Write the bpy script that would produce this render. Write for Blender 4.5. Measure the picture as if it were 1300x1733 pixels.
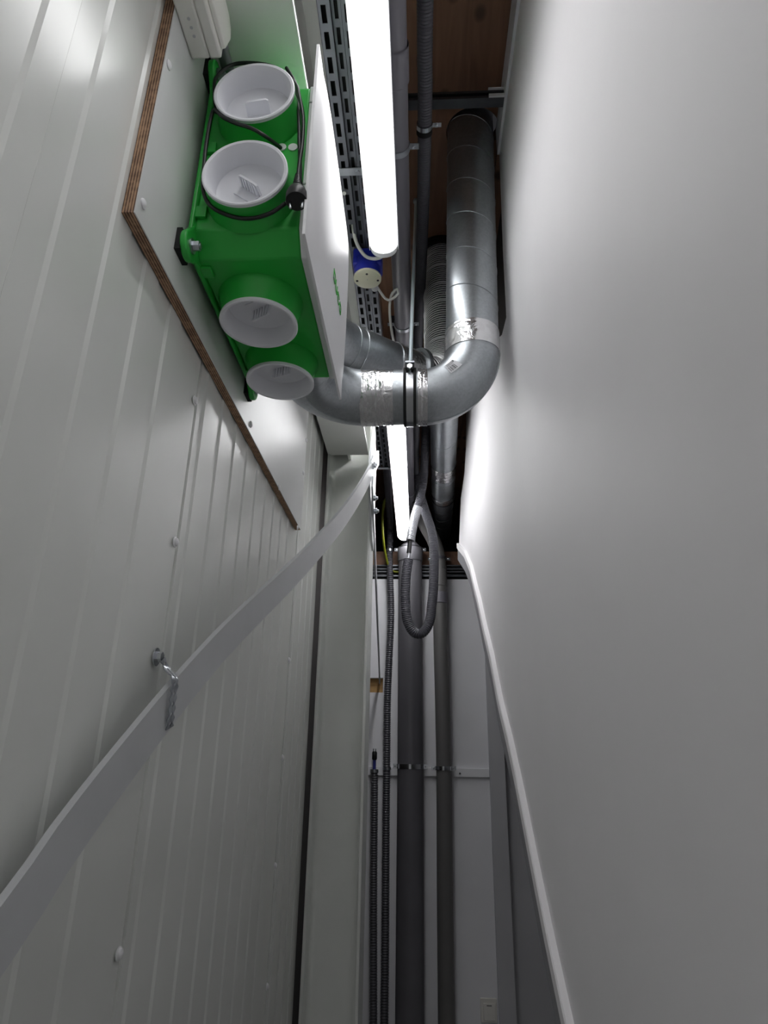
import bpy, bmesh, math, random
from mathutils import Vector, Matrix
random.seed(4)
for o in list(bpy.data.objects): bpy.data.objects.remove(o, do_unlink=True)
S = bpy.context.scene
COL = S.collection
EYE = 1.6                                  # eye height above the floor (m); all numbers below are relative to the eye
PI = math.pi

# ------------------------------------------------------------------ camera
FPX, CX, CY = 1091.0, 650.0, 866.5
F_ = Vector((709-CX, -(1280-CY), FPX)).normalized()
U_ = Vector((700-CX, -(-2020-CY), FPX)); U_ = (U_ - F_*U_.dot(F_)).normalized()
R_ = F_.cross(U_)
if R_.x < 0: R_ = -R_
MW = Matrix((R_, F_, U_))                  # camera axes (right, up, forward) -> world (x across, y along, z up)
cam_d = bpy.data.cameras.new('camera'); cam = bpy.data.objects.new('camera', cam_d); COL.objects.link(cam)
cam_d.sensor_fit = 'VERTICAL'; cam_d.sensor_height = 36.0; cam_d.lens = FPX/1733*36.0
cam_d.clip_start = 0.01; cam_d.clip_end = 50
m3 = MW @ Matrix(((1,0,0),(0,1,0),(0,0,-1)))
cam.matrix_world = Matrix.Translation((0,0,EYE)) @ m3.to_4x4()
S.camera = cam
def ray(px, py): return MW @ Vector((px-CX, -(py-CY), FPX))
def at(px, py, X=None, Y=None, Z=None):
    d = ray(px, py)
    if X is not None: return d*(X/d.x)
    if Y is not None: return d*(Y/d.y)
    return d*(Z/d.z)

# ------------------------------------------------------------------ world, exposure
wd = bpy.data.worlds.new('world'); S.world = wd; wd.use_nodes = True
wd.node_tree.nodes['Background'].inputs[0].default_value = (0.02,0.02,0.022,1)
wd.node_tree.nodes['Background'].inputs[1].default_value = 1.0
S.view_settings.view_transform = 'Standard'; S.view_settings.look = 'None'
S.view_settings.exposure = 0.0; S.view_settings.gamma = 1.0; S.view_settings.use_curve_mapping = False
LAMP = (9.8, 20.0, 10.0)                    # emission of the strip lights: near, far, and an added unseen one behind the viewer

# ------------------------------------------------------------------ materials
def lin(c): return tuple((x/12.92 if x <= .04045 else ((x+.055)/1.055)**2.4) for x in c)
def rgb(r,g,b): return lin((r/255,g/255,b/255))
MATS = {}
def mat(name, col, rough=.5, metal=0., spec=.5, nscale=0, namt=0, bump=0, bscale=40, bdist=.002, stretch=(1,1,1), rvar=0):
    m = bpy.data.materials.new(name); m.use_nodes = True; nt = m.node_tree; N = nt.nodes; L = nt.links
    b = N['Principled BSDF']; b.inputs['Base Color'].default_value = (*col,1)
    b.inputs['Roughness'].default_value = rough; b.inputs['Metallic'].default_value = metal
    b.inputs['Specular IOR Level'].default_value = spec
    tc = N.new('ShaderNodeTexCoord'); mp = N.new('ShaderNodeMapping'); mp.inputs['Scale'].default_value = stretch
    L.new(tc.outputs['Object'], mp.inputs['Vector'])
    if nscale:
        n = N.new('ShaderNodeTexNoise'); n.inputs['Scale'].default_value = nscale; n.inputs['Detail'].default_value = 5
        L.new(mp.outputs[0], n.inputs['Vector'])
        mr = N.new('ShaderNodeMapRange'); mr.inputs[1].default_value = .3; mr.inputs[2].default_value = .7
        mr.inputs[3].default_value = 1-namt; mr.inputs[4].default_value = 1+namt*.5
        L.new(n.outputs['Fac'], mr.inputs[0])
        mx = N.new('ShaderNodeMix'); mx.data_type = 'RGBA'; mx.blend_type = 'MULTIPLY'; mx.inputs[0].default_value = 1
        mx.inputs[6].default_value = (*col,1); L.new(mr.outputs[0], mx.inputs[7])
        L.new(mx.outputs[2], b.inputs['Base Color'])
        if rvar:
            m2 = N.new('ShaderNodeMapRange'); m2.inputs[1].default_value = .3; m2.inputs[2].default_value = .7
            m2.inputs[3].default_value = rough-rvar; m2.inputs[4].default_value = rough+rvar
            L.new(n.outputs['Fac'], m2.inputs[0]); L.new(m2.outputs[0], b.inputs['Roughness'])
    if bump:
        n = N.new('ShaderNodeTexNoise'); n.inputs['Scale'].default_value = bscale; n.inputs['Detail'].default_value = 4
        L.new(mp.outputs[0], n.inputs['Vector'])
        bp = N.new('ShaderNodeBump'); bp.inputs['Strength'].default_value = bump; bp.inputs['Distance'].default_value = bdist
        L.new(n.outputs['Fac'], bp.inputs['Height']); L.new(bp.outputs[0], b.inputs['Normal'])
    MATS[name] = m
    return m
mat('panel', rgb(222,224,220), .24, spec=.5, nscale=3, namt=.03, bump=.10, bscale=4, bdist=.01)
mat('plaster', rgb(241,239,241), .55, nscale=2.5, namt=.03, bump=.12, bscale=9, bdist=.006)
mat('white_wall', rgb(232,232,236), .55, nscale=3, namt=.04, bump=.1, bscale=12, bdist=.004)
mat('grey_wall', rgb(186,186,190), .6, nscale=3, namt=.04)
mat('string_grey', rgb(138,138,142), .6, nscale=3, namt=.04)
mat('void', rgb(38,33,31), .9, nscale=5, namt=.2)  # dark colour that stands in for the shade of unlit hollows
mat('floor', rgb(196,195,192), .6, nscale=6, namt=.15)
mat('steel_paint', rgb(230,232,228), .42, nscale=5, namt=.05, bump=.25, bscale=60, bdist=.002)
mat('laminate', rgb(214,215,214), .36, nscale=6, namt=.02, bump=.06, bscale=25, bdist=.002)
mat('bar_paint', rgb(196,198,200), .38, nscale=12, namt=.04, bump=.1, bscale=30)
mat('green', rgb(46,174,66), .38, nscale=20, namt=.03)
mat('white_plastic', rgb(232,232,234), .35)
mat('cap_plastic', rgb(226,227,232), .40)
mat('switch_plastic', rgb(226,224,218), .4)
mat('black', rgb(22,22,24), .45)
mat('rubber', rgb(14,14,15), .8)
mat('pvc', rgb(112,110,118), .35, nscale=4, namt=.05)
mat('dark_pipe', rgb(98,97,102), .45, nscale=4, namt=.08)
mat('dark_pipe_b', rgb(106,105,104), .45, nscale=4, namt=.08)
mat('hose', rgb(78,78,85), .5)
mat('hose_dark', rgb(76,76,82), .42)
mat('hose_silver', rgb(190,192,198), .32, metal=.5, bump=.4, bscale=120)
mat('zinc', rgb(176,180,186), .32, metal=.9, nscale=30, namt=.12)
mat('chrome', rgb(205,208,212), .2, metal=1.)
mat('rail', rgb(92,94,98), .4, metal=.8, nscale=20, namt=.15)
mat('tray', rgb(112,114,122), .45, metal=.6, nscale=14, namt=.15)
mat('rod', rgb(190,202,208), .4, metal=.35)
mat('blue', rgb(28,40,150), .4)
mat('cream', rgb(206,204,180), .45)
mat('cable_white', rgb(200,200,196), .45)
mat('yellow_cable', rgb(130,134,30), .5)
mat('blue_cable', rgb(40,45,120), .5)
mat('duct_dark', rgb(84,86,90), .5, metal=.3, nscale=8, namt=.1)
mat('paper', rgb(225,226,230), .5)
mat('ink', rgb(30,30,34), .5)
mat('logo_green', rgb(60,170,60), .45)
mat('housing', rgb(188,188,190), .45)

def metal_spangle(name, col, rough, foil=False):
    m = bpy.data.materials.new(name); m.use_nodes = True; nt = m.node_tree; N = nt.nodes; L = nt.links
    b = N['Principled BSDF']; b.inputs['Metallic'].default_value = .92
    tc = N.new('ShaderNodeTexCoord')
    v = N.new('ShaderNodeTexVoronoi'); v.inputs['Scale'].default_value = 160 if not foil else 60
    L.new(tc.outputs['Object'], v.inputs['Vector'])
    n = N.new('ShaderNodeTexNoise'); n.inputs['Scale'].default_value = 9; n.inputs['Detail'].default_value = 6
    L.new(tc.outputs['Object'], n.inputs['Vector'])
    a = N.new('ShaderNodeMath'); a.operation = 'MULTIPLY_ADD'
    sep = N.new('ShaderNodeSeparateColor'); L.new(v.outputs['Color'], sep.inputs[0])
    L.new(sep.outputs[0], a.inputs[0]); a.inputs[1].default_value = .35; L.new(n.outputs['Fac'], a.inputs[2])
    cr = N.new('ShaderNodeMapRange'); cr.inputs[1].default_value = .35; cr.inputs[2].default_value = 1.0
    cr.inputs[3].default_value = .86; cr.inputs[4].default_value = 1.08
    L.new(a.outputs[0], cr.inputs[0])
    mx = N.new('ShaderNodeMix'); mx.data_type = 'RGBA'; mx.blend_type = 'MULTIPLY'; mx.inputs[0].default_value = 1
    mx.inputs[6].default_value = (*col,1); L.new(cr.outputs[0], mx.inputs[7]); L.new(mx.outputs[2], b.inputs['Base Color'])
    r = N.new('ShaderNodeMapRange'); r.inputs[1].default_value = .35; r.inputs[2].default_value = 1.
    r.inputs[3].default_value = rough+.06; r.inputs[4].default_value = rough-.06
    L.new(a.outputs[0], r.inputs[0]); L.new(r.outputs[0], b.inputs['Roughness'])
    bp = N.new('ShaderNodeBump'); bp.inputs['Strength'].default_value = .55 if foil else .08
    bp.inputs['Distance'].default_value = .006 if foil else .002
    n2 = N.new('ShaderNodeTexNoise'); n2.inputs['Scale'].default_value = 24 if foil else 6; n2.inputs['Detail'].default_value = 3
    n2.inputs['Distortion'].default_value = 1.6 if foil else 0
    L.new(tc.outputs['Object'], n2.inputs['Vector']); L.new(n2.outputs['Fac'], bp.inputs['Height'])
    L.new(bp.outputs[0], b.inputs['Normal'])
    MATS[name] = m
metal_spangle('galv', rgb(172,177,181), .36)
metal_spangle('foil', rgb(222,222,224), .2, True)
metal_spangle('flexalu_shaded', rgb(92,92,94), .4)  # aluminium darkened: shade between the corrugations put into the colour
mat('flexalu_lit', rgb(205,205,207), .35, metal=.55)  # lighter copy of the aluminium: light on the corrugations put into the colour

def wood(name, c1, c2, knots=True, axis='Y'):
    m = bpy.data.materials.new(name); m.use_nodes = True; nt = m.node_tree; N = nt.nodes; L = nt.links
    b = N['Principled BSDF']; b.inputs['Roughness'].default_value = .6
    tc = N.new('ShaderNodeTexCoord'); mp = N.new('ShaderNodeMapping')
    mp.inputs['Scale'].default_value = (9,.8,9) if axis == 'Y' else (.8,9,9)
    L.new(tc.outputs['Object'], mp.inputs[0])
    n = N.new('ShaderNodeTexNoise'); n.inputs['Scale'].default_value = 3; n.inputs['Detail'].default_value = 7; n.inputs['Distortion'].default_value = 1.2
    L.new(mp.outputs[0], n.inputs['Vector'])
    cr = N.new('ShaderNodeValToRGB'); cr.color_ramp.elements[0].position = .3; cr.color_ramp.elements[1].position = .7
    cr.color_ramp.elements[0].color = (*c1,1); cr.color_ramp.elements[1].color = (*c2,1)
    L.new(n.outputs['Fac'], cr.inputs[0]); last = cr.outputs[0]
    if knots:
        v = N.new('ShaderNodeTexVoronoi'); v.voronoi_dimensions = '2D'; v.inputs['Scale'].default_value = 5.5; v.inputs['Randomness'].default_value = 1
        mp2 = N.new('ShaderNodeMapping'); mp2.inputs['Scale'].default_value = (1.25,.9,1); L.new(tc.outputs['Object'], mp2.inputs[0]); L.new(mp2.outputs[0], v.inputs['Vector'])
        k = N.new('ShaderNodeMapRange'); k.inputs[1].default_value = .06; k.inputs[2].default_value = .14
        k.inputs[3].default_value = .38; k.inputs[4].default_value = 1
        L.new(v.outputs['Distance'], k.inputs[0])
        mx = N.new('ShaderNodeMix'); mx.data_type = 'RGBA'; mx.blend_type = 'MULTIPLY'; mx.inputs[0].default_value = 1
        L.new(last, mx.inputs[6]); L.new(k.outputs[0], mx.inputs[7]); last = mx.outputs[2]
    L.new(last, b.inputs['Base Color']); MATS[name] = m
wood('pine', rgb(112,80,60), rgb(134,99,75))
wood('osb', rgb(150,112,64), rgb(196,160,104), False, 'X')
# plywood edge: plies stacked across the board's thickness (local x)
def ply_edge(name):
    m = bpy.data.materials.new(name); m.use_nodes = True; nt = m.node_tree; N = nt.nodes; L = nt.links
    b = N['Principled BSDF']; b.inputs['Roughness'].default_value = .7
    tc = N.new('ShaderNodeTexCoord'); sp = N.new('ShaderNodeSeparateXYZ'); L.new(tc.outputs['Object'], sp.inputs[0])
    w = N.new('ShaderNodeMath'); w.operation = 'MULTIPLY'; w.inputs[1].default_value = 2*PI/.0042; L.new(sp.outputs[0], w.inputs[0])
    s = N.new('ShaderNodeMath'); s.operation = 'SINE'; L.new(w.outputs[0], s.inputs[0])
    n = N.new('ShaderNodeTexNoise'); n.inputs['Scale'].default_value = 90; n.inputs['Detail'].default_value = 4; L.new(tc.outputs['Object'], n.inputs['Vector'])
    a = N.new('ShaderNodeMath'); a.operation = 'MULTIPLY_ADD'; a.inputs[1].default_value = .3; L.new(s.outputs[0], a.inputs[0]); L.new(n.outputs['Fac'], a.inputs[2])
    cr = N.new('ShaderNodeValToRGB'); cr.color_ramp.elements[0].position = .2; cr.color_ramp.elements[1].position = .8
    cr.color_ramp.elements[0].color = (*rgb(92,66,50),1); cr.color_ramp.elements[1].color = (*rgb(186,150,118),1)
    L.new(a.outputs[0], cr.inputs[0]); L.new(cr.outputs[0], b.inputs['Base Color']); MATS[name] = m
ply_edge('ply_edge')
def emis(name, col, s):
    m = bpy.data.materials.new(name); m.use_nodes = True; b = m.node_tree.nodes['Principled BSDF']
    b.inputs['Base Color'].default_value = (.8,.8,.8,1); b.inputs['Emission Color'].default_value = (*col,1)
    b.inputs['Emission Strength'].default_value = s; MATS[name] = m
for i_,n_ in enumerate(('lamp_near','lamp_far','lamp_added')): emis(n_, (.992,.99,1.0), LAMP[i_])

# ------------------------------------------------------------------ mesh helpers
V = Vector
class MB:
    def __init__(s): s.v = []; s.f = []; s.sm = []
    def add(s, vs, fs, smooth=False):
        n = len(s.v); s.v += [V(p) for p in vs]; s.f += [tuple(i+n for i in f) for f in fs]; s.sm += [smooth]*len(fs); return s
    def box(s, x0,x1,y0,y1,z0,z1):
        vs = [(x,y,z) for z in (z0,z1) for y in (y0,y1) for x in (x0,x1)]
        return s.add(vs, [(0,2,3,1),(4,5,7,6),(0,1,5,4),(2,6,7,3),(0,4,6,2),(1,3,7,5)])
    def obox(s, c, ax, ay, az):           # oriented box: centre + three half axes
        c = V(c); vs = [c+ax*i+ay*j+az*k for k in (-1,1) for j in (-1,1) for i in (-1,1)]
        return s.add(vs, [(0,2,3,1),(4,5,7,6),(0,1,5,4),(2,6,7,3),(0,4,6,2),(1,3,7,5)])
    def prism(s, pts, d, smooth=False):            # polygon (3D points) extruded by vector d
        n = len(pts); d = V(d); vs = [V(p) for p in pts]+[V(p)+d for p in pts]
        s.add(vs, [tuple(range(n))[::-1], tuple(range(n,2*n))])
        n0 = len(s.v)-2*n
        for i in range(n):
            j = (i+1) % n; s.f.append((n0+i,n0+j,n0+n+j,n0+n+i)); s.sm.append(smooth)
        return s
    def lathe(s, prof, o, ax, n=32, ref=None, caps=True):    # prof: list of (r, h) along axis
        o = V(o); ax = V(ax).normalized(); ref = V(ref) if ref else (V((0,0,1)) if abs(ax.z) < .9 else V((1,0,0)))
        a = (ref-ax*ref.dot(ax)).normalized(); b = ax.cross(a); vs = []; fs = []
        for r,h in prof:
            for k in range(n):
                t = 2*PI*k/n; vs.append(o+ax*h+(a*math.cos(t)+b*math.sin(t))*r)
        for i in range(len(prof)-1):
            for k in range(n):
                k2 = (k+1) % n; fs.append((i*n+k,i*n+k2,(i+1)*n+k2,(i+1)*n+k))
        s.add(vs, fs, True)
        if caps:
            n0 = len(s.v)-len(vs); m = (len(prof)-1)*n
            s.f.append(tuple(n0+k for k in range(n))[::-1]); s.sm.append(False)
            s.f.append(tuple(n0+m+k for k in range(n))); s.sm.append(False)
        return s
    def tube(s, path, r, n=20, caps=True, rf=None):
        path = [V(p) for p in path]; m = len(path); vs = []; fs = []
        t = [(path[min(i+1,m-1)]-path[max(i-1,0)]).normalized() for i in range(m)]
        ref = V((0,0,1)) if abs(t[0].z) < .9 else V((1,0,0)); a = (ref-t[0]*ref.dot(t[0])).normalized()
        for i in range(m):
            a = (a-t[i]*a.dot(t[i])).normalized(); b = t[i].cross(a); rr = rf(i) if rf else r
            for k in range(n):
                q = 2*PI*k/n; vs.append(path[i]+(a*math.cos(q)+b*math.sin(q))*rr)
        for i in range(m-1):
            for k in range(n):
                k2 = (k+1) % n; fs.append((i*n+k,i*n+k2,(i+1)*n+k2,(i+1)*n+k))
        s.add(vs, fs, True)
        if caps:
            n0 = len(s.v)-len(vs); e = (m-1)*n
            s.f.append(tuple(n0+k for k in range(n))[::-1]); s.sm.append(False)
            s.f.append(tuple(n0+e+k for k in range(n))); s.sm.append(False)
        return s
    def hexa(s, c, ax, r, h):
        return s.lathe([(r,0),(r,h)], c, ax, 6)
    def strip(s, rows, smooth=True):       # rows of points -> quad sheet
        n = len(rows[0]); vs = [p for r in rows for p in r]
        fs = [(i*n+k,i*n+k+1,(i+1)*n+k+1,(i+1)*n+k) for i in range(len(rows)-1) for k in range(n-1)]
        return s.add(vs, fs, smooth)
def catmull(pts, step):
    pts = [V(p) for p in pts]; P = [pts[0]*2-pts[1]]+pts+[pts[-1]*2-pts[-2]]; out = []
    for i in range(1,len(P)-2):
        a,b,c,d = P[i-1],P[i],P[i+1],P[i+2]; n = max(1,int((c-b).length/step))
        for k in range(n):
            t = k/n; out.append(.5*((2*b)+(c-a)*t+(2*a-5*b+4*c-d)*t*t+(3*b-a-3*c+d)*t**3))
    out.append(pts[-1]); return out
def resample(pts, step):
    out = [pts[0]]; acc = 0
    L = [0]
    for a,b in zip(pts,pts[1:]): L.append(L[-1]+(b-a).length)
    n = max(2,int(L[-1]/step)); j = 0; out = []
    for i in range(n+1):
        d = L[-1]*i/n
        while j < len(pts)-2 and L[j+1] < d: j += 1
        seg = L[j+1]-L[j]; out.append(pts[j].lerp(pts[j+1], (d-L[j])/seg if seg else 0))
    return out
OFF = V((0,0,EYE))
def build(mb, name, m, parent=None, label=None, base=None, bevel=0, fix=True, ang=40):
    """one mesh object; coordinates in mb are relative to the eye"""
    base = V(parent['_b']) if parent is not None and '_b' in parent else (V(base) if base is not None else V((0,0,0)))
    org = parent_origin(parent) if parent is not None else base
    me = bpy.data.meshes.new(name); me.from_pydata([tuple(p-org) for p in mb.v], [], mb.f); me.update()
    if fix:
        bm = bmesh.new(); bm.from_mesh(me); bmesh.ops.recalc_face_normals(bm, faces=bm.faces)
        bm.to_mesh(me); bm.free()
    me.polygons.foreach_set('use_smooth', [True]*len(me.polygons))
    me.set_sharp_from_angle(angle=math.radians(ang))
    me.materials.append(MATS[m])
    o = bpy.data.objects.new(name, me); COL.objects.link(o)
    if parent is not None: o.parent = parent
    else: o.location = org+OFF
    ORG[o.name] = org
    if bevel:
        b = o.modifiers.new('bevel','BEVEL'); b.width = bevel; b.segments = 2; b.limit_method = 'ANGLE'
    if label: o['label'] = label
    return o
ORG = {}
def parent_origin(p): return ORG[p.name]
def thing(name, label, cat, loc, group=None, kind=None):
    o = bpy.data.objects.new(name, None); COL.objects.link(o); o.empty_display_size = .05
    o.location = V(loc)+OFF; ORG[o.name] = V(loc)
    if kind: o['kind'] = kind
    o['label'] = label
    if cat: o['category'] = cat
    if group: o['group'] = group
    return o
def tag(o, label=None, cat=None, group=None, kind=None):
    if label: o['label'] = label
    if cat: o['category'] = cat
    if group: o['group'] = group
    if kind: o['kind'] = kind
    return o
def clone(o, parent, off, name=None):      # shares mesh data, moved by off inside the same thing
    c = o.copy(); COL.objects.link(c); c.parent = parent; c.location = V(o.location)+V(off); ORG[c.name] = ORG[o.name]; return c

FL, CE = -EYE, 1.96                         # floor and ceiling, relative to the eye
XL, XR = -.42, .27                          # corridor faces
YB, YF = -3.6, 4.45

# ------------------------------------------------------------------ setting: floor, ceiling, walls
tag(build(MB().box(-.62,1.32,YB-.02,5.4,FL-.05,FL),'floor','floor'), 'grey concrete floor of the narrow service corridor', kind='structure')

ceil = thing('ceiling','knotty pine board ceiling over the narrow corridor',None,(0,1.6,CE),kind='structure')
HX, HY, HR = .185, 1.58, .108
def plate_hole(x0,x1,y0,y1,cx,cy,r,z0,z1,n=48):
    mb = MB(); vs = []; fs = []
    angs = [2*PI*k/n for k in range(n)]
    def sq(a):
        dx,dy = math.cos(a),math.sin(a); ts = []
        if dx > 1e-9: ts.append((x1-cx)/dx)
        if dx < -1e-9: ts.append((x0-cx)/dx)
        if dy > 1e-9: ts.append((y1-cy)/dy)
        if dy < -1e-9: ts.append((y0-cy)/dy)
        t = min(ts); return cx+dx*t, cy+dy*t
    for c in ((x0,y0),(x0,y1),(x1,y0),(x1,y1)): angs.append(math.atan2(c[1]-cy,c[0]-cx) % (2*PI))
    angs = sorted(set(angs)); n = len(angs)
    for z in (z0,z1):
        for a in angs: vs.append((cx+r*math.cos(a),cy+r*math.sin(a),z))
        for a in angs: q = sq(a); vs.append((q[0],q[1],z))
    for k in range(n):
        j = (k+1) % n
        fs += [(k,j,n+j,n+k),(2*n+k,3*n+k,3*n+j,2*n+j),(k,2*n+k,2*n+j,j),(n+k,n+j,3*n+j,3*n+k)]
    return mb.add(vs,fs)
g = .0015
build(MB().box(-.62,-.17-g,YB,5.4,CE,CE+.05),'plank','pine',ceil)
HX2, HY2 = .095, 2.13
build(MB().box(-.17+g,.275-g,YB,1.25,CE,CE+.05),'plank','pine',ceil)
build(plate_hole(-.17+g,.275-g,1.25,1.9,HX,HY,.088,CE,CE+.05),'plank','pine',ceil)
build(plate_hole(-.17+g,.275-g,1.9,2.6,HX2,HY2,.095,CE,CE+.05),'plank','pine',ceil)
build(MB().box(-.17+g,.275-g,2.6,5.4,CE,CE+.05),'plank','pine',ceil)
build(MB().box(.275+g,1.32,YB,5.4,CE,CE+.05),'plank','pine',ceil)
build(MB().box(-.17,.275,1.2,2.62,CE+.25,CE+.3),'lining','void',ceil)

# left wall: sandwich panels with shallow trapezoid profile
wl = thing('wall_left','light grey profiled metal panel wall with vertical ribs',None,(XL,1.0,FL),kind='structure')
def panel_mesh(y0,y1,z0,z1):
    pts = []; per = .106; sl = .007; d = .003; y = y0
    prof = [(y0,-.012),(y0+.003,-.001),(y0+.003,0.)]
    n = int(math.floor((y1-y0)/per+.01))
    for i in range(n):
        b = y0+i*per
        prof += [(b+.029,-d),(b+.036,0.),(b+.083,0.),(b+.087,-d)]
    prof += [(y1-.003,0.),(y1-.003,-.001),(y1,-.012)]
    prof = sorted(set(prof), key=lambda p:(p[0]))
    # keep order stable for the vertical jumps at the ends
    prof = [(y0,-.012),(y0+.003,-d)]+[p for p in prof if y0+.0031 < p[0] < y1-.0031]+[(y1-.003,-d),(y1,-.012)]
    poly = [V((XL+dx,yy,z0)) for yy,dx in prof]+[V((XL-.03,y1,z0)),V((XL-.03,y0,z0))]
    n = len(poly); mb = MB()
    vs = poly+[p+V((0,0,z1-z0)) for p in poly]
    fs = [(i,(i+1)%n,n+(i+1)%n,n+i) for i in range(n)]
    return mb.add(vs,fs)
SEAM = [-4.24,-3.18,-2.12,-1.06,0.,1.06,2.12]
p0 = None
for i,y in enumerate(SEAM):
    y1 = y+1.06-.003 if i < 6 else 2.585
    if i == 6: build(panel_mesh(y+.002,y1,FL,CE),'panel','panel',wl,ang=10)
    elif p0 is None: p0 = build(panel_mesh(y+.003,y1,FL,CE),'panel','panel',wl,ang=10); py0 = y
    else: clone(p0,wl,(0,y-py0,0))
def wall_screw(y,z,x=XL,r=.0075,nm='screw'):
    return build(MB().lathe([(r*1.25,0),(r*1.25,.0015),(r,.002),(r*.9,.005),(r*.4,.0065)],(x-.001,y,z),(1,0,0),12),nm,'white_plastic',wl)
s0 = wall_screw(1.042,.34)
for z in (.62,-.265,-.56,.93): clone(s0,wl,(0,0,z-.34))
for k in range(7): clone(s0,wl,(0,2.105-1.042,-.6+.295*k-.34))
tag(build(MB().box(-.60,-.58,YB,5.4,FL,CE),'wall_backing','void'), 'black sheet standing in for the shade in the gap behind the panel wall', kind='structure')  # blackness of the gap beside the column put into this sheet's colour

# right wall: plasterboard above a sloping stair string, cut out around the duct
LEDGE_PX = [(777,919),(790,933),(800.6,957),(809,992),(814.5,1012),(823,1052),(837,1108),(851,1180),(868,1246),(884,1318),(901,1402),(917,1480),(937.5,1578),(972,1733)]
led = [at(*p,X=XR) for p in LEDGE_PX]
e = led[-1]; dd = (led[-1]-led[-3]).normalized()
led.append(e+dd*((FL-e.z)/dd.z))
far_top = [at(*p,X=XR) for p in ((780,844),(786,801),(788.5,760),(789,697))]
top = [V((XR,2.75,1.80)),V((XR,2.3,1.62)),V((XR,1.86,1.33)),V((XR,1.75,1.27)),V((XR,1.645,1.257)),V((XR,1.632,1.50)),V((XR,1.585,1.86)),V((XR,1.42,1.85)),V((XR,YB,1.85))]
poly = led[::-1]+far_top+top+[V((XR,YB,FL))]
mb = MB(); mb.prism(poly,(.025,0,0))
wr = tag(build(mb,'wall_right','plaster'), 'smooth white plastered wall rising above the sloping ledge', kind='structure')
tag(build(MB().box(XR-.008,XR+.03,YB,1.58,1.851,CE),'trim_1','white_wall'), 'grey strip of wall between plasterboard edge and pine ceiling', kind='structure')
tag(build(MB().box(XR+.05,XR+.06,1.50,3.75,1.27,CE),'wall_shade_sheet','void'), 'dark sheet standing in for the shade behind the cut-out in the white wall', kind='structure')  # added dark board so the cut-out reads as deep shade
# sloping string with a bright top ledge
def string_mesh(top):
    mb = MB(); rows = []
    pts = resample(led, .06)
    for i,p in enumerate(pts):
        t = (pts[min(i+1,len(pts)-1)]-pts[max(i-1,0)]); t.x = 0; t.normalize()
        n = V((0,t.z,-t.y)); n = n if n.z < 0 else -n
        if top: a,b,xo = 0.,.034,-.016
        else: a,b,xo = .034,.112,-.009
        rows.append([p+V((.02,0,0))+n*a,p+V((xo+.003,0,0))+n*a,p+V((xo,0,0))+n*(a+.003),p+V((xo,0,0))+n*b,p+V((.02,0,0))+n*b,p+V((.02,0,0))+n*a])
    mb.strip(rows,False); return mb
tag(build(string_mesh(True),'trim_2','plaster',ang=25), 'curved white ledge sloping down along the right wall', kind='structure')
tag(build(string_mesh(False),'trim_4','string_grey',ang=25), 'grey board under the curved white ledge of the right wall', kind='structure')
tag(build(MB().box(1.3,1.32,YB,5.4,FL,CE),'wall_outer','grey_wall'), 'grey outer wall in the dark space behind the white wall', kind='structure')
tag(build(MB().box(-.62,1.32,YB-.02,YB,FL,CE),'wall_back','white_wall'), 'white wall closing the corridor behind the viewer', kind='structure')
tag(build(MB().box(-.62,1.32,5.38,5.4,FL,CE),'wall_end','void'), 'dark wall standing in for the shaded void behind the pipes above the far partition', kind='structure')  # shade of the void over the partition put into the wall colour

# far partition with a small niche
FT = 1.175
nx0,nx1,nz0,nz1 = -.335,-.239,.395,.49
mb = MB()
mb.box(-.60,nx0,YF,YF+.06,FL,FT); mb.box(nx1,.50,YF,YF+.06,FL,FT); mb.box(nx0,nx1,YF,YF+.06,FL,nz0); mb.box(nx0,nx1,YF,YF+.06,nz1,FT)
tag(build(mb,'wall_far','white_wall'), 'white partition wall with a small square niche behind the pipes', kind='structure')
ob = build(MB().box(nx0-.05,nx1+.03,YF+.045,YF+.075,nz0-.05,nz1+.05),'osb_board','osb',base=(nx0,YF+.05,nz0)); tag(ob,'pale wood board seen inside the small wall niche','board')
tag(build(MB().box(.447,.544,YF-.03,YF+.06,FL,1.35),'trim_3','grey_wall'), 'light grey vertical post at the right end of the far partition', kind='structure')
tag(build(MB().box(.544,1.3,YF+.05,YF+.08,FL,1.6),'door_1','grey_wall'), 'grey door leaf in shadow under the sloping ledge', kind='structure')

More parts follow.
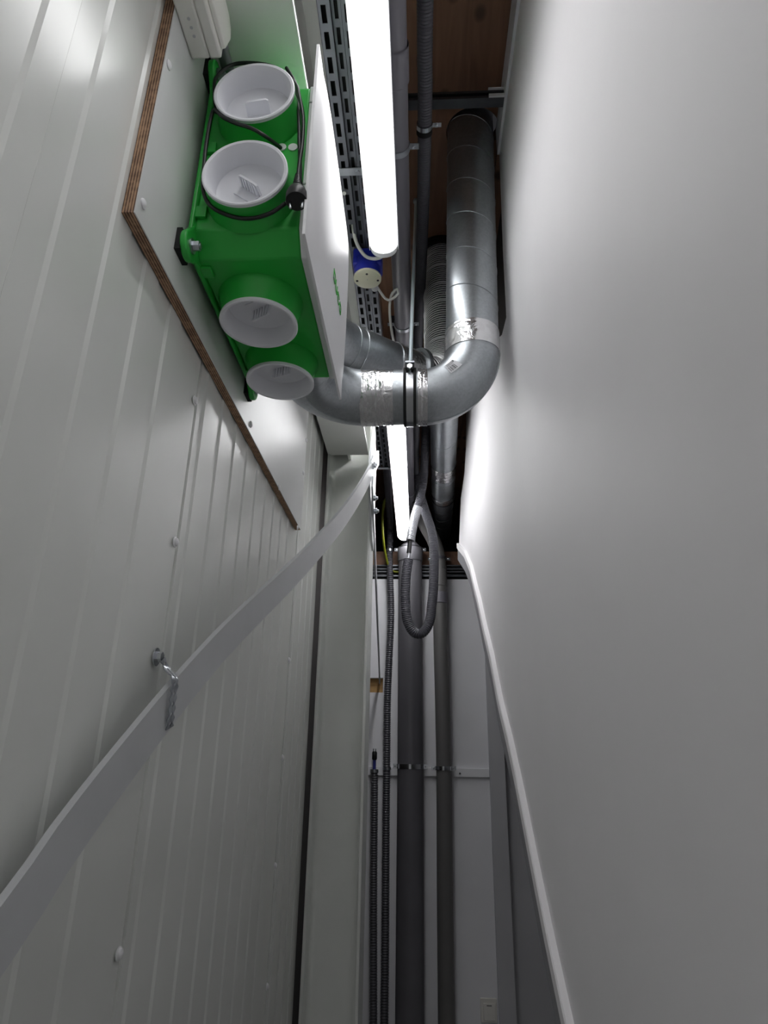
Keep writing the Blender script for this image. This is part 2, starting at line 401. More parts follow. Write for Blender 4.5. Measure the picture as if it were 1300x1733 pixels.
# ------------------------------------------------------------------ strip lights
LX0, LX1, LZ = -.141, -.061, 1.45
def strip_light(label, y0, y1, tube_mat):
    cx = (LX0+LX1)/2; w = (LX1-LX0)/2
    t = thing('strip_light', label, 'lamp', (cx,(y0+y1)/2,LZ+.05), group='white strip lights under the ceiling')
    h = MB(); prof = [(-w-.004,-.019),(-w-.0015,-.019),(-w-.0015,.0015),(w+.0015,.0015),(w+.0015,-.019),(w+.004,-.019),(w+.004,.004),(w*.8,.03),(-w*.8,.03),(-w-.004,.004)]
    h.prism([V((cx+a,y0+.004,LZ+b)) for a,b in prof],(0,y1-y0-.008,0)); build(h,'housing','housing',t)
    d = MB(); n = 14
    prof = [(w*.97,.001)]+[(w*math.cos(PI*k/n), -.010-.036*math.sin(PI*k/n)) for k in range(n+1)]+[(-w*.95,.001)]
    d.prism([V((cx+a,y0+.02,LZ+b)) for a,b in prof],(0,y1-y0-.04,0),True); build(d,'diffuser',tube_mat,t)
    for ya,yb in ((y0,y0+.02),(y1-.02,y1)):
        c = MB(); pr = [(w*1.0,.03)]+[(w*1.01*math.cos(PI*k/n), -.012-.035*math.sin(PI*k/n)) for k in range(n+1)]+[(-w*1.0,.03)]
        c.prism([V((cx+a,ya,LZ+b)) for a,b in pr],(0,yb-ya,0),True); build(c,'end_cap','white_plastic',t,bevel=.003)
    for q in (.2,.8):
        y = y0+(y1-y0)*q
        build(MB().box(cx-.028,cx-.004,y-.015,y+.015,LZ+.03,CE),'hanger','rail',t)
    return t
strip_light('near strip light with a glowing white tube beside the green unit', -.54, 1.545, 'lamp_near')
strip_light('added unseen strip light behind the viewer, brightening the corridor', -3.28, -1.195, 'lamp_added')  # added lamp out of view, lifts the overall brightness
strip_light('far strip light glowing beyond the crossing metal duct', 2.12, 4.285, 'lamp_far')

# ------------------------------------------------------------------ steel beam and column
BZ = 1.262
bt = thing('steel_beam','pale grey-green steel beam running above the green unit','beam',(-.315,1.2,BZ))
build(MB().box(-.405,-.222,YB,2.61,BZ,BZ+.014),'bottom_flange','steel_paint',bt,bevel=.002)
build(MB().box(-.321,-.309,YB,2.69,BZ+.014,CE-.06),'web','steel_paint',bt)
build(MB().box(-.405,-.222,YB,2.61,CE-.06,CE-.046),'top_flange','steel_paint',bt)
build(MB().box(-.36,-.27,YB,2.5,CE-.046,CE),'packer','pine',bt)
ct = thing('steel_column','tall grey-green steel column at the end of the panel wall','column',(-.31,2.7,FL))
cx0,cx1 = -.405,-.205
build(MB().box(cx0,cx0+.012,2.6,2.8,FL,CE),'flange','steel_paint',ct,bevel=.002)
build(MB().box(cx1-.012,cx1,2.6,2.8,FL,CE),'flange','steel_paint',ct,bevel=.002)
def web():
    mb = MB(); n = 6; r = .018; P = []
    xa,xb,yw = cx0+.012,cx1-.012,2.695
    P = [(xa,yw-r*1.0)]+[(xa+r*(1-math.cos(PI/2*k/n)), yw-r*(1-math.sin(PI/2*k/n))) for k in range(n+1)]
    Q = [(xb-r*(1-math.cos(PI/2*k/n)), yw-r*(1-math.sin(PI/2*k/n))) for k in range(n+1)][::-1]
    prof = P[1:]+Q+[(xb,yw+.01),(xa,yw+.01)]
    return mb.prism([V((a,b,FL)) for a,b in prof],(0,0,CE-FL),True)
build(web(),'web','steel_paint',ct)
# gusset plate that the braces are bolted to
gp = [at(622,742,X=-.2),at(631,790,X=-.2),at(640,880,X=-.2),at(643,935,X=-.2)]
def gus(pts): return [V((-.2045,p[0],p[1])) for p in pts]
gs = MB().prism(gus([(2.60,1.40),(2.42,1.17),(2.40,1.05),(2.60,.86),(2.70,.84),(2.74,1.30)]),(.009,0,0)); build(gs,'gusset_plate','bar_paint',ct)

# flat brace bar bent from the column to the panel wall
BP = [(-60,1678),(0,1585),(89,1453),(179,1330),(286,1193),(345,1123),(382,1082),(430,1034),(477,989),(510,956),(540,923),(572,886),(600,847),(616,820),(628,797)]
bar = []
for p in BP:
    d = ray(*p); t = (-.154-.73*.69)/(d.z-.73*d.y); bar.append(d*t)
bar.append(bar[-1]+(bar[-1]-bar[-2])*1.2)
bar = [V((-.405,y,-.154+.73*(y-.69))) for y in (-.9,-.4,.1,.4)]+bar[1:]
bar = resample(catmull(bar,.03),.05)
fb = thing('flat_brace_bar','pale grey flat metal bar sloping across the panel wall','metal bar',bar[len(bar)//2])
rows = []
for i,p in enumerate(bar):
    t = (bar[min(i+1,len(bar)-1)]-bar[max(i-1,0)]).normalized()
    s = V((1,0,0)); s = (s-t*s.dot(t)).normalized(); u = s.cross(t); u = u if u.z > 0 else -u
    hw = .0315; th = .0045
    rows.append([p+u*hw+s*th,p-u*hw+s*th,p-u*hw-s*th,p+u*hw-s*th,p+u*hw+s*th])
mb = MB(); mb.strip(rows,False)
for r in (rows[0],rows[-1]): mb.add(r[:4],[(0,1,2,3)])
build(mb,'bar','bar_paint',fb,ang=30)
def bolt(c, parent, r=.013, ax=(1,0,0), m='zinc', L=.022):
    c = V(c); ax = V(ax); mb = MB().lathe([(r*1.5,0),(r*1.5,.003)],c,ax,18); mb.hexa(c+ax*.003,ax,r,.011); mb.lathe([(r*.5,.0),(r*.5,L)],c,ax,10)
    return build(mb,'bolt',m,parent)
bc = bar[-3]
bolt(V((-.191,2.37,1.095)),fb); bolt(V((-.191,2.43,1.13)),fb)
# second brace going back to the far wall niche
b2 = thing('back_brace_bar','thin flat metal bar running from the column to the wall niche','metal bar',(-.22,3.5,.7))
A,B = V((-.185,2.42,1.00)),V((-.262,4.46,.47)); A2 = V((-.183,2.36,1.03))
t = (B-A).normalized(); s = V((1,0,0)); s = (s-t*s.dot(t)).normalized(); u = s.cross(t)
build(MB().obox((A2+B)/2,t*((B-A2).length/2),s*.004,u*.026),'bar','bar_paint',b2)
bolt(V((-.186,2.44,.985)),b2); bolt(V((-.186,2.51,.955)),b2)

# perforated strap holding the bar
st = thing('perforated_strap','short perforated metal strap screwed to the panel wall over the bar','strap',at(272,1115,X=-.418))
w0 = at(272,1112,X=-.412)
sp = [w0+V((.004,0,-.004)),w0+V((.012,.004,-.018)),at(290,1140,X=-.374),at(296,1149,X=-.360),at(295,1165,X=-.362),at(292,1190,X=-.364),at(289,1215,X=-.366),at(287,1232,X=-.369)]
sp = resample(catmull(sp,.004),.0021)
rows = []
def fr(i,a):
    t = (a[min(i+1,len(a)-1)]-a[max(i-1,0)]).normalized(); side = V((.25,1,.0)); side = (side-t*side.dot(t)).normalized(); return t,side,side.cross(t).normalized()
mb = MB(); per = 7; n = len(sp)
L4 = []
for i,p in enumerate(sp):
    t,sd,nn = fr(i,sp); ph = 2*PI*i/per; w = .0066+.0016*math.cos(ph)
    hole = .0028 if (i % per) in (3,4) else 0.0004
    hole = max(.0002, .0030*max(0,math.cos(ph+PI)))
    L4.append((p,sd,nn,w,hole))
for sg in (-1,1):
    rows = [[p+sd*sg*w+nn*.0009,p+sd*sg*h+nn*.0009,p+sd*sg*h-nn*.0009,p+sd*sg*w-nn*.0009,p+sd*sg*w+nn*.0009] for p,sd,nn,w,h in L4]
    mb.strip(rows,False)
build(mb,'strap','zinc',st)
mb = MB().lathe([(.0145,0),(.0145,.002)],w0-V((.008,0,0)),(1,0,0),20); mb.hexa(w0-V((.006,0,0)),(1,0,0),.0085,.009); build(mb,'hex_screw','chrome',st)

# ------------------------------------------------------------------ white faced plywood board
pb = thing('plywood_board','white-faced plywood board screwed to the panel wall behind the green unit','board',(-.41,1.37,.70))
PY0,PY1,PZ0,PZ1 = .685,2.06,.715,1.255
build(MB().box(-.4195,-.4018,PY0,PY1,PZ0,PZ1),'core','ply_edge',pb)
build(MB().box(-.4018,-.4000,PY0,PY1,PZ0,PZ1),'facing','laminate',pb)
sc = None
for p in ((285,110),(242,345),(424,718),(472,825),(503,893),(513,800),(518,745)):
    q = at(*p,X=-.4)
    if sc is None:
        sc = build(MB().lathe([(.008,0),(.0078,.0018),(.005,.004),(.0015,.0045)],q,(1,0,0),14),'screw','white_plastic',pb); q0 = q
    else: clone(sc,pb,q-q0)

# ------------------------------------------------------------------ ventilation unit
vu = thing('ventilation_unit','green ventilation unit with white capped ports and white front cover','ventilation unit',(-.30,1.06,.79))
UY0,UY1,UZ0,UZ1,CH = .842,1.285,.800,1.204,.034
def octo(x,g=0.,c=CH):
    y0,y1,z0,z1 = UY0-g,UY1+g,UZ0-g,UZ1+g
    return [V((x,y0+c,z0)),V((x,y1-c,z0)),V((x,y1,z0+c)),V((x,y1,z1-c)),V((x,y1-c,z1)),V((x,y0+c,z1)),V((x,y0,z1-c)),V((x,y0,z0+c))]
build(MB().prism(octo(-.381),(.181,0,0)),'body','green',vu,bevel=.003)
build(MB().prism(octo(-.389,.009,.036),(.0085,0,0)),'back_plate','green',vu,bevel=.003)
# mounting ears with bolts and rubber pads
ear = [(UY0,UZ0,-1,-1),(UY1,UZ0,1,-1),(UY0,UZ1,-1,1),(UY1,UZ1,1,1)]
for y,z,sy,sz in ear:
    c = V((-.391,y+sy*.004,z+sz*.004)); n = 14; d0 = math.atan2(sz,sy); pts = []
    for k in range(n+1):
        a = d0-PI/2+PI*k/n; pts.append(c+V((0,math.cos(a)*.026,math.sin(a)*.026)))
    bk = V((0,math.cos(d0),math.sin(d0))); sd = V((0,-math.sin(d0),math.cos(d0)))
    for k in range(1,5): q = k/4; pts.append(c-bk*.06*q+sd*(.026+.022*q*q))
    for k in range(4,0,-1): q = k/4; pts.append(c-bk*.06*q-sd*(.026+.022*q*q))
    e = build(MB().prism(pts,(.012,0,0)),'mounting_ear','green',vu,bevel=.003)
    cc = c+V((.012,0,0))
    bolt(cc,e,.0085,L=.016)
    mbx = MB(); mbx.box(-.4,-.3905,c.y-.02,c.y+.02,c.z-.022,c.z+.022); build(mbx,'rubber_pad','rubber',vu)
for (y,z,dy,dz) in ((UY0-.004,.87,.003,.012),(UY0-.004,1.02,.003,.012),(.90,UZ0-.004,.012,.003),(1.07,UZ0-.004,.012,.003),(1.22,UZ0-.004,.012,.003)):
    build(MB().box(-.381,-.362,y-dy,y+dy,z-dz,z+dz),'clip','green',vu,bevel=.001)
# spigots and caps
RP = .0685
def port(c, ax, ref, rot):
    c = V(c); ax = V(ax)
    sp_ = build(MB().lathe([(RP+.011,-.002),(RP+.010,.004),(RP+.006,.014),(RP+.002,.030),(RP+.0015,.0455)],c,ax,48,caps=False),'spigot','green',vu)
    cap = MB().lathe([(RP-.003,.012),(RP-.0025,.0455),(RP+.0035,.0462),(RP+.004,.052),(RP+.002,.0535),(RP-.002,.0525),(RP-.006,.046),(RP-.010,.016),(RP-.016,.0125),(.030,.0115),(.001,.0115)],c,ax,56,caps=False)
    co = build(cap,'cap','cap_plastic',vu,fix=True)
    # grip fin with ribs in the dish
    a = (V(ref)-ax*V(ref).dot(ax)).normalized(); b = ax.cross(a); a2 = a*math.cos(rot)+b*math.sin(rot); b2 = ax.cross(a2)
    g = MB(); o = c+ax*.0115
    g.prism([o-a2*.021-b2*.006,o+a2*.021-b2*.006,o+a2*.021-b2*.003+ax*.022,o+a2*.017-b2*.003+ax*.025,o-a2*.017-b2*.003+ax*.025,o-a2*.021-b2*.003+ax*.022],b2*.004)
    for k in range(6): g.obox(o+a2*(-.0165+.0066*k)+b2*.000+ax*.012,a2*.0016,b2*.0022,ax*.0115)
    g.prism([o-a2*.021+b2*.0,o+a2*.021+b2*.0,o+a2*.021+b2*.02,o-a2*.021+b2*.02],ax*.0025)
    build(g,'grip','cap_plastic',co)
port((-.288,UY0,1.095),(0,-1,0),(1,0,0),.15)
port((-.287,UY0,.905),(0,-1,0),(1,0,0),2.5)
port((-.296,.988,UZ0),(0,0,-1),(1,0,0),.5)
port((-.296,1.187,UZ0),(0,0,-1),(1,0,0),.35)
for z in (.935,1.11): build(MB().lathe([(.075,0),(.075,.05),(.071,.05),(.071,0)],(-.29,UY1,z),(0,1,0),40,caps=False),'spigot','green',vu)
# white cover
build(MB().prism(octo(-.2,.002),(.016,0,0)),'cover_frame','white_plastic',vu,bevel=.002)
for y,z in ((UY0-.003,.93),(UY0-.003,1.13)): build(MB().box(-.2,-.1845,y-.0006,y+.001,z-.0012,z+.0012),'joint_line','housing',vu)
def cover():
    mb = MB(); ny,nz = 18,14; y0,y1,z0,z1 = .792,1.302,.772,1.215; F = []
    for i in range(ny+1):
        r = []
        for k in range(nz+1):
            a,b = i/ny*2-1,k/nz*2-1; bul = .016*(1-abs(a)**5)*(1-abs(b)**5)
            r.append(V((-.178+bul, y0+(y1-y0)*i/ny, z0+(z1-z0)*k/nz)))
        F.append(r)
    mb.strip(F,True)
    B = [[V((-.183,p.y,p.z)) for p in r] for r in F]; mb.strip([r[::-1] for r in B],False)
    edge = lambda A,Bq: mb.strip([A,Bq],False)
    edge([r[0] for r in F],[r[0] for r in B]); edge([r[-1] for r in F],[r[-1] for r in B]); edge(F[0],B[0]); edge(F[-1],B[-1])
    return mb
cv = build(cover(),'cover','white_plastic',vu,ang=50)
# lettering DUCO, as on the cover
def stroke(pts, w, x):
    mb = MB()
    for (a,b) in zip(pts,pts[1:]):
        a,b = V((x,a[0],a[1])),V((x,b[0],b[1])); t = (b-a).normalized(); s = V((1,0,0)).cross(t)
        mb.obox((a+b)/2,t*((b-a).length/2+w*.5),s*w*.5,V((.0006,0,0)))
    return mb
LXc = -.1618
def letter(ch, y, z, w=.020, h=.020):
    c = .004
    S_ = {'D':[(0,0),(w-c,0),(w,c),(w,h-c),(w-c,h),(0,h),(0,0)],
          'U':[(0,h),(0,c),(c,0),(w-c,0),(w,c),(w,h)],
          'C':[(w,h-c),(w-c,h),(c,h),(0,h-c),(0,c),(c,0),(w-c,0),(w,c)],
          'O':[(c,0),(w-c,0),(w,c),(w,h-c),(w-c,h),(c,h),(0,h-c),(0,c),(c,0)]}[ch]
    build(stroke([(y+a,z+b) for a,b in S_],.0030,LXc),'letter','logo_green',cv)
for k,ch in enumerate('DUCO'): letter(ch, 1.000+.0315*k, .864)
# grommets, power cable, plug
for p in ((477,250),(496,250)):
    c = at(*p,Y=UY0); build(MB().lathe([(.0085,0),(.0085,.002),(.003,.003)],c,(0,-1,0),18),'grommet','white_plastic',vu)
def cab(px, Y): return [at(a,b,Y=(c if c else Y)) for a,b,c in px]
Yc = .812
path = cab([(475,250,.838),(462,240,.815),(445,228,.797),(425,217,.793),(400,209,.792),(378,199,.793),(363,186,.797),(356,205,.805),(349,245,.81),(345,285,.81),(344,322,.81),(356,348,.812),(385,364,.814),(420,370,.815),(455,362,.812),(482,345,.808)],Yc)
pc = build(MB().tube(catmull(path,.006),.0034,10),'power_cable','black',vu)
path = cab([(366,190,.81),(363,160,.815),(367,130,.82),(400,108,.825),(460,112,.82),(498,140,.812),(507,165,.81),(513,200,.812),(512,240,.812),(507,275,.808),(504,305,.802)],Yc)
build(MB().tube(catmull(path,.006),.0034,10),'power_cable','black',vu)
path = cab([(482,345,.812),(500,335,.822),(508,300,.815),(507,250,.816),(506,205,.818),(504,170,.825),(499,140,.832),(485,115,.836)],Yc)
build(MB().tube(catmull(path,.006),.0034,10),'power_cable','black',vu)
pa,pbk = at(505,297,Y=.806),at(501,352,Y=.792); ax = (pbk-pa).normalized()
pl = MB()
for k in range(7): pl.lathe([(.0058+.0005*k,0),(.0058+.0005*k,.0030)],pa+ax*.0046*k,ax,14)
pl.lathe([(.005,.0),(.0065,.03),(.0095,.034),(.0145,.042),(.0175,.052),(.0180,.054),(.0180,.068),(.0172,.070)],pa,ax,24)
plug = build(pl,'plug','black',vu)
side = ax.cross(V((0,1,0))).normalized()
for sg in (-1,1): build(MB().lathe([(.0024,0),(.0024,.017),(.0015,.019)],pa+ax*.068+side*sg*.0095,ax,10),'pin','chrome',plug)

# ------------------------------------------------------------------ surface switch and its conduit
sw = thing('surface_switch','white surface-mounted switch on the plywood board above the green unit','switch',(-.37,.73,1.15))
build(MB().box(-.4,-.366,.655,.768,1.150,1.262),'back_box','switch_plastic',sw,bevel=.004)
build(MB().box(-.366,-.345,.655,.768,1.150,1.262),'frame','switch_plastic',sw,bevel=.004)
rk = [(-.345,1.160),(-.337,1.162),(-.330,1.185),(-.332,1.21),(-.339,1.25),(-.345,1.252)]
build(MB().prism([V((a,.664,b)) for a,b in rk],(0,.095,0)),'rocker','switch_plastic',sw,bevel=.002)
for k in range(3): build(MB().lathe([(.0028,0),(.0028,.0008)],(-.382,.70+.014*k,1.1502),(0,0,-1),10),'knockout','housing',sw)
o = build(MB().tube([V((-.365,.768,1.236)),V((-.365,1.6,1.236))],.012,14),'conduit','pvc',base=(-.365,1.2,1.236)); tag(o,'grey conduit running from the switch behind the green unit','conduit')

# ------------------------------------------------------------------ galvanised ducts
def arc(c, R, a0, a1, ea, eb, n=20):
    return [V(c)+V(ea)*(R*math.cos(a0+(a1-a0)*k/n))+V(eb)*(R*math.sin(a0+(a1-a0)*k/n)) for k in range(n+1)]
DY,DZ,DR = 1.58,.941,.0765
ex = thing('crossing_duct','shiny galvanised duct crossing the corridor and rising into the ceiling','duct',(0,DY,DZ))
RL = .155
e1 = [V((-.29,1.336,DZ-.006)),V((-.29,DY-RL,DZ))]+arc((-.29+RL,DY-RL,DZ),RL,PI,PI/2,(1,0,0),(0,1,0),22)[1:]+[V((-.125,DY,DZ))]
build(MB().tube(e1,DR+.0015,40,caps=False),'elbow','galv',ex)
build(MB().tube([V((-.14,DY,DZ)),V((.012,DY,DZ))],DR,40,caps=False),'straight_duct','galv',ex)
RE = .146; EC = V((.010,DY,DZ+RE))
e2 = [V((.0,DY,DZ))]+arc(EC,RE,-PI/2,0,(1,0,0),(0,0,1),26)+[V((.157,DY,DZ+RE+.02))]
build(MB().tube(e2,DR+.0015,44,caps=False),'elbow','galv',ex)
vt = [V((.156,DY,DZ+RE)),V((.182,DY,CE+.2))]
build(MB().tube([vt[0].lerp(vt[1],k/10) for k in range(11)],DR-.0005,40,caps=False),'riser','galv',ex)
# spiral lock seam on the riser
axv = (vt[1]-vt[0]).normalized(); a = V((1,0,0)); a = (a-axv*a.dot(axv)).normalized(); b = axv.cross(a)
Ls = (vt[1]-vt[0]).length; pitch = .135; hel = []
n = int(Ls/pitch*44)
for k in range(n+1):
    h = Ls*k/n; q = -2*PI*h/pitch+.4; hel.append(vt[0]+axv*h+(a*math.cos(q)+b*math.sin(q))*DR)
build(MB().tube(hel,.0011,6),'seam','galv',ex)
# seams on elbows
def ring(c, ax, r, rr, parent, nm='seam', m='galv', n=40):
    c = V(c); ax = V(ax).normalized(); prof = [(r+rr*math.cos(q*PI/3),rr*math.sin(q*PI/3)) for q in range(7)]
    return build(MB().lathe(prof,c,ax,n,caps=False),nm,m,parent)
ring((-.29,1.40,DZ),(0,1,0),DR+.002,.0018,ex); 
def torus_edge(pts, off):  # seam along the outer side of an elbow
    return pts
outer = [EC+(p-EC).normalized()*(RE+DR+.0015) if 0 else None for p in e2]
sb = arc(EC,RE+DR+.0018,-PI/2,0,(1,0,0),(0,0,1),26); build(MB().tube(sb,.0018,6),'seam','galv',ex)
cl_ = V((-.29+RL,DY-RL,DZ)); sb = [p+V((0,0,0)) for p in arc(cl_,RL,PI,PI/2,(1,0,0),(0,1,0),22)]
build(MB().tube([V((p.x,p.y,DZ-DR-.0012)) for p in sb],.0018,6),'seam','galv',ex)
# foil tape bands
def band(p0,p1,r,parent,nm='foil_tape',m='foil',n=44):
    p0,p1 = V(p0),V(p1); ax = (p1-p0); L = ax.length; k = 10; rnd = random.Random(int(p0.x*1e4+p0.z*777))
    pr = [(r-.002,0)]+[(r+rnd.uniform(-.0002,.0006),L*i/k) for i in range(k+1)]+[(r-.002,L)]
    return build(MB().lathe(pr,p0,ax,n,caps=False),nm,m,parent)
band((-.158,DY,DZ),(-.112,DY,DZ),DR+.0030,ex); band((-.112,DY,DZ),(-.068,DY,DZ),DR+.0012,ex)
band((.000,DY,DZ),(.026,DY,DZ-.0),DR+.0032,ex)
q0 = vt[0]+axv*.0; band(vt[0]-V((0,0,.012)),vt[0]+axv*.034,DR+.0034,ex); band(vt[0]+axv*.034,vt[0]+axv*.062,DR+.0016,ex)
# sticker with a barcode on the elbow
def tp(th,ph,h):
    er = V((math.cos(th),0,math.sin(th))); c = EC+er*RE
    return c+(er*math.cos(ph)+V((0,-1,0))*math.sin(ph))*(DR+.0015+h)
def proj(p):
    c = MW.transposed() @ p; return CX+FPX*c.x/c.z, CY-FPX*c.y/c.z
best = min(((abs(proj(tp(th,ph,0))[0]-766)+abs(proj(tp(th,ph,0))[1]-620),th,ph) for th in [-PI/2+PI/2*i/60 for i in range(61)] for ph in [PI*j/60 for j in range(8,60)]))
th0,ph0 = best[1],best[2]
def patch(a0,a1,b0,b1,h,nm,m,parent):
    dth = 1/RE*.8; dph = 1/DR
    a0,a1,b0,b1 = a0*1.5,a1*1.5,b0*1.25,b1*1.25
    rows = [[tp(th0+(a0+(a1-a0)*i/6)*dth, ph0+(b0+(b1-b0)*k/6)*dph, h) for k in range(7)] for i in range(7)]
    return build(MB().strip(rows),nm,m,parent,fix=False)
stk = patch(-.018,.018,-.014,.014,.0016,'sticker','paper',ex)
for k,(w,l) in enumerate([(.0012,.013),(.0006,.013),(.0016,.013),(.0006,.013),(.001,.013),(.0018,.013),(.0007,.013),(.0014,.013)]):
    x = -.014+.0026*k; patch(x,x+w,-.011,-.011+l,.0024,'barcode_bar','ink',stk)
for k in range(3): patch(-.013+.004*0,.010,.0045+.003*k,.0055+.003*k,.0024,'text_line','ink',stk)
patch(.011,.015,.006,.011,.0024,'mark','ink',stk)

# hanger clamp around the crossing duct and its threaded rod
hg = thing('duct_hanger','threaded rod with rubber-lined clamp holding the crossing duct','duct hanger',(-.022,DY,DZ))
cxh = -.022
for x in (-.0135,.0135): build(MB().lathe([(DR+.001,-.004),(DR+.006,-.004),(DR+.006,.004),(DR+.001,.004)],(cxh+x,DY,DZ),(1,0,0),44,caps=False),'rubber_lining','rubber',hg)
build(MB().lathe([(DR+.001,-.010),(DR+.0055,-.010),(DR+.0055,.010),(DR+.001,.010)],(cxh,DY,DZ),(1,0,0),44,caps=False),'clamp_band','chrome',hg)
ctop = V((cxh,DY-.045,DZ+DR*.86))
build(MB().box(cxh-.013,cxh+.013,DY-.075,DY-.030,DZ+.066,DZ+.072),'clamp_lug','zinc',hg,bevel=.001)
build(MB().box(cxh-.012,cxh+.012,DY-.078,DY-.058,DZ+.044,DZ+.058),'clamp_lug','black',hg,bevel=.003)
build(MB().hexa((cxh,DY-.068,DZ+.05),(0,-1,0),.008,.016),'bolt','chrome',hg)
rb,rt = V((cxh,DY-.01,DZ+DR)),V((-.005,1.86,CE))
build(MB().tube([rb,rt],.0058,10),'rod','rod',hg)
rd = (rt-rb).normalized(); build(MB().lathe([(.010,0),(.010,.03),(.008,.045)],rb+rd*.0,rd,12),'rod_nut','zinc',hg)
build(MB().lathe([(.011,0),(.011,.012)],rt-rd*.014,rd,6),'rod_nut','zinc',hg)

# upper duct from the unit, to the corrugated flexible duct
up = thing('upper_duct','galvanised duct running diagonally behind the unit into a corrugated hose','duct',(-.15,1.7,1.12))
upth = [V((-.29,1.336,1.11)),V((-.288,1.42,1.12)),V((-.275,1.53,1.14)),V((-.235,1.625,1.155)),V((-.17,1.695,1.165)),V((-.05,1.80,1.175)),V((-.012,1.83,1.178))]
pp = resample(catmull(upth,.02),.02); build(MB().tube(pp,.0745,40,caps=False),'straight_duct','galv',up)
for k in (.56,.60,.86):
    i = int(k*(len(pp)-1)); ring(pp[i],pp[i+1]-pp[i-1],.0748,.0018,up)
i = len(pp)-6; band(pp[i],pp[-1],.077,up)
dirn = (pp[-1]-pp[-3]).normalized()
build(MB().lathe([(.07,0),(.088,.002),(.090,.006),(.090,.016),(.086,.02),(.07,.03)],pp[-1]-dirn*.004,dirn,44,caps=False),'collar','galv',up)
fp = [pp[-1]+dirn*.01,pp[-1]+dirn*.035+V((0,0,.004)),V((.062,1.905,1.215)),V((.090,1.95,1.30)),V((.094,2.00,1.45)),V((.095,2.07,1.72)),V((.095,2.13,1.95))]
fpp = resample(catmull(fp,.004),.0030)
build(MB().tube(fpp,.068,40,caps=False),'flexible_duct','flexalu_shaded',up)
hp = []; aa = V((1,0,0)); NT = 22
for i in range(len(fpp)-1):               # raised corrugation winding along the flexible duct, pitch 13 mm
    tt = (fpp[i+1]-fpp[i]).normalized(); aa = (aa-tt*aa.dot(tt)).normalized(); bb2 = tt.cross(aa)
    for k in range(NT//4):
        f = i+k/(NT//4); q = 2*PI*f*.0030/.013; hp.append(fpp[i].lerp(fpp[i+1],k/(NT//4))+(aa*math.cos(q)+bb2*math.sin(q))*.0690)
build(MB().tube(hp,.0026,6),'corrugation','flexalu_lit',up)
for k in (.3,.42,.55,.67,.8,.9):
    i = int(k*(len(fpp)-1)); ring(fpp[i],fpp[i+2]-fpp[i-2],.0715,.0016,up,'wire','flexalu_lit')
for dz in (0,.02,.04): ring(fpp[-1]-V((0,.018*dz/.04,dz)),fpp[-1]-fpp[-4],.078,.007,up,'rubber_ring','rubber')

# duct running away below the ceiling
bd = thing('ceiling_duct','galvanised duct running under the ceiling beyond the crossing duct','duct',(.15,3.4,1.62))
A,B = V((.128,2.72,1.64)),V((.165,3.98,1.63)); Cq = V((.178,4.70,1.62))
rc = arc((.128,2.72,1.64+.14),.14,-PI/2,-PI,(0,1,0),(0,0,1),14)
build(MB().tube(rc[::-1][:-1]+[A,A.lerp(B,.5),B],.0745,36,caps=False),'straight_duct','galv',bd)
build(MB().tube([rc[-1]+V((0,0,.0)),V((rc[-1].x,rc[-1].y,CE))],.0735,36,caps=False),'riser','galv',bd)
for k in (.35,.75): ring(A.lerp(B,k),V((.25,1,.1)),.0755,.0016,bd)
ab = (B-A).normalized()
band(A.lerp(B,.60),A.lerp(B,.66),.0775,bd); band(A.lerp(B,.66),A.lerp(B,.72),.0765,bd); band(B-ab*.06,B+ab*.02,.0785,bd)
build(MB().tube([B-ab*.02,B.lerp(Cq,.5),Cq],.073,36),'plastic_duct','duct_dark',bd)
ring(B+ab*.03,ab,.074,.006,bd,'rubber_ring','rubber')
for k in (.25,.45,.65): ring(B.lerp(Cq,k),ab,.0735,.002,bd,'seam','duct_dark')

# ------------------------------------------------------------------ slotted cable tray
ty = thing('cable_tray','long slotted grey metal tray under the ceiling beside the lamps','cable tray',(-.18,1.6,1.52))
TZ = 1.515; TY0,TY1 = -.4,3.32
def tray_row(x0,x1,z,name):
    mb = MB(); w = x1-x0; a = x0+w*.28; b = x1-w*.28; th = .0016
    mb.box(x0,a,TY0,TY1,z,z+th); mb.box(b,x1,TY0,TY1,z,z+th)
    y = TY0; per = .056
    while y < TY1:
        mb.box(a,b,y,min(y+.018,TY1),z,z+th); y += per
    return build(mb,name,'tray',ty)
tray_row(-.216,-.190,TZ,'slotted_strip'); tray_row(-.187,-.167,TZ+.014,'slotted_strip'); tray_row(-.164,-.140,TZ,'slotted_strip')
mb = MB(); 
for x in (-.2165,-.1900,-.1665,-.1405): mb.box(x,x+.0016,TY0,TY1,TZ,TZ+(.05 if x in (-.2165,-.1405) else .015))
build(mb,'side_rim','tray',ty)
build(MB().box(-.213,-.143,TY0,TY1,TZ+.022,TZ+.048),'slot_shade','rubber',ty)  # black box inside the tray, gives the slots their shade as colour
for y in (1.33,3.30):
    build(MB().box(-.226,-.136,y-.012,y+.012,TZ-.004,TZ-.001),'joint_bracket','zinc',ty)
    build(MB().lathe([(.006,0),(.005,.003)],(-.165,y,TZ-.004),(0,0,-1),12),'screw','zinc',ty)
    build(MB().box(-.222,-.214,y-.008,y+.008,TZ+.0,CE),'hanger','rail',ty)

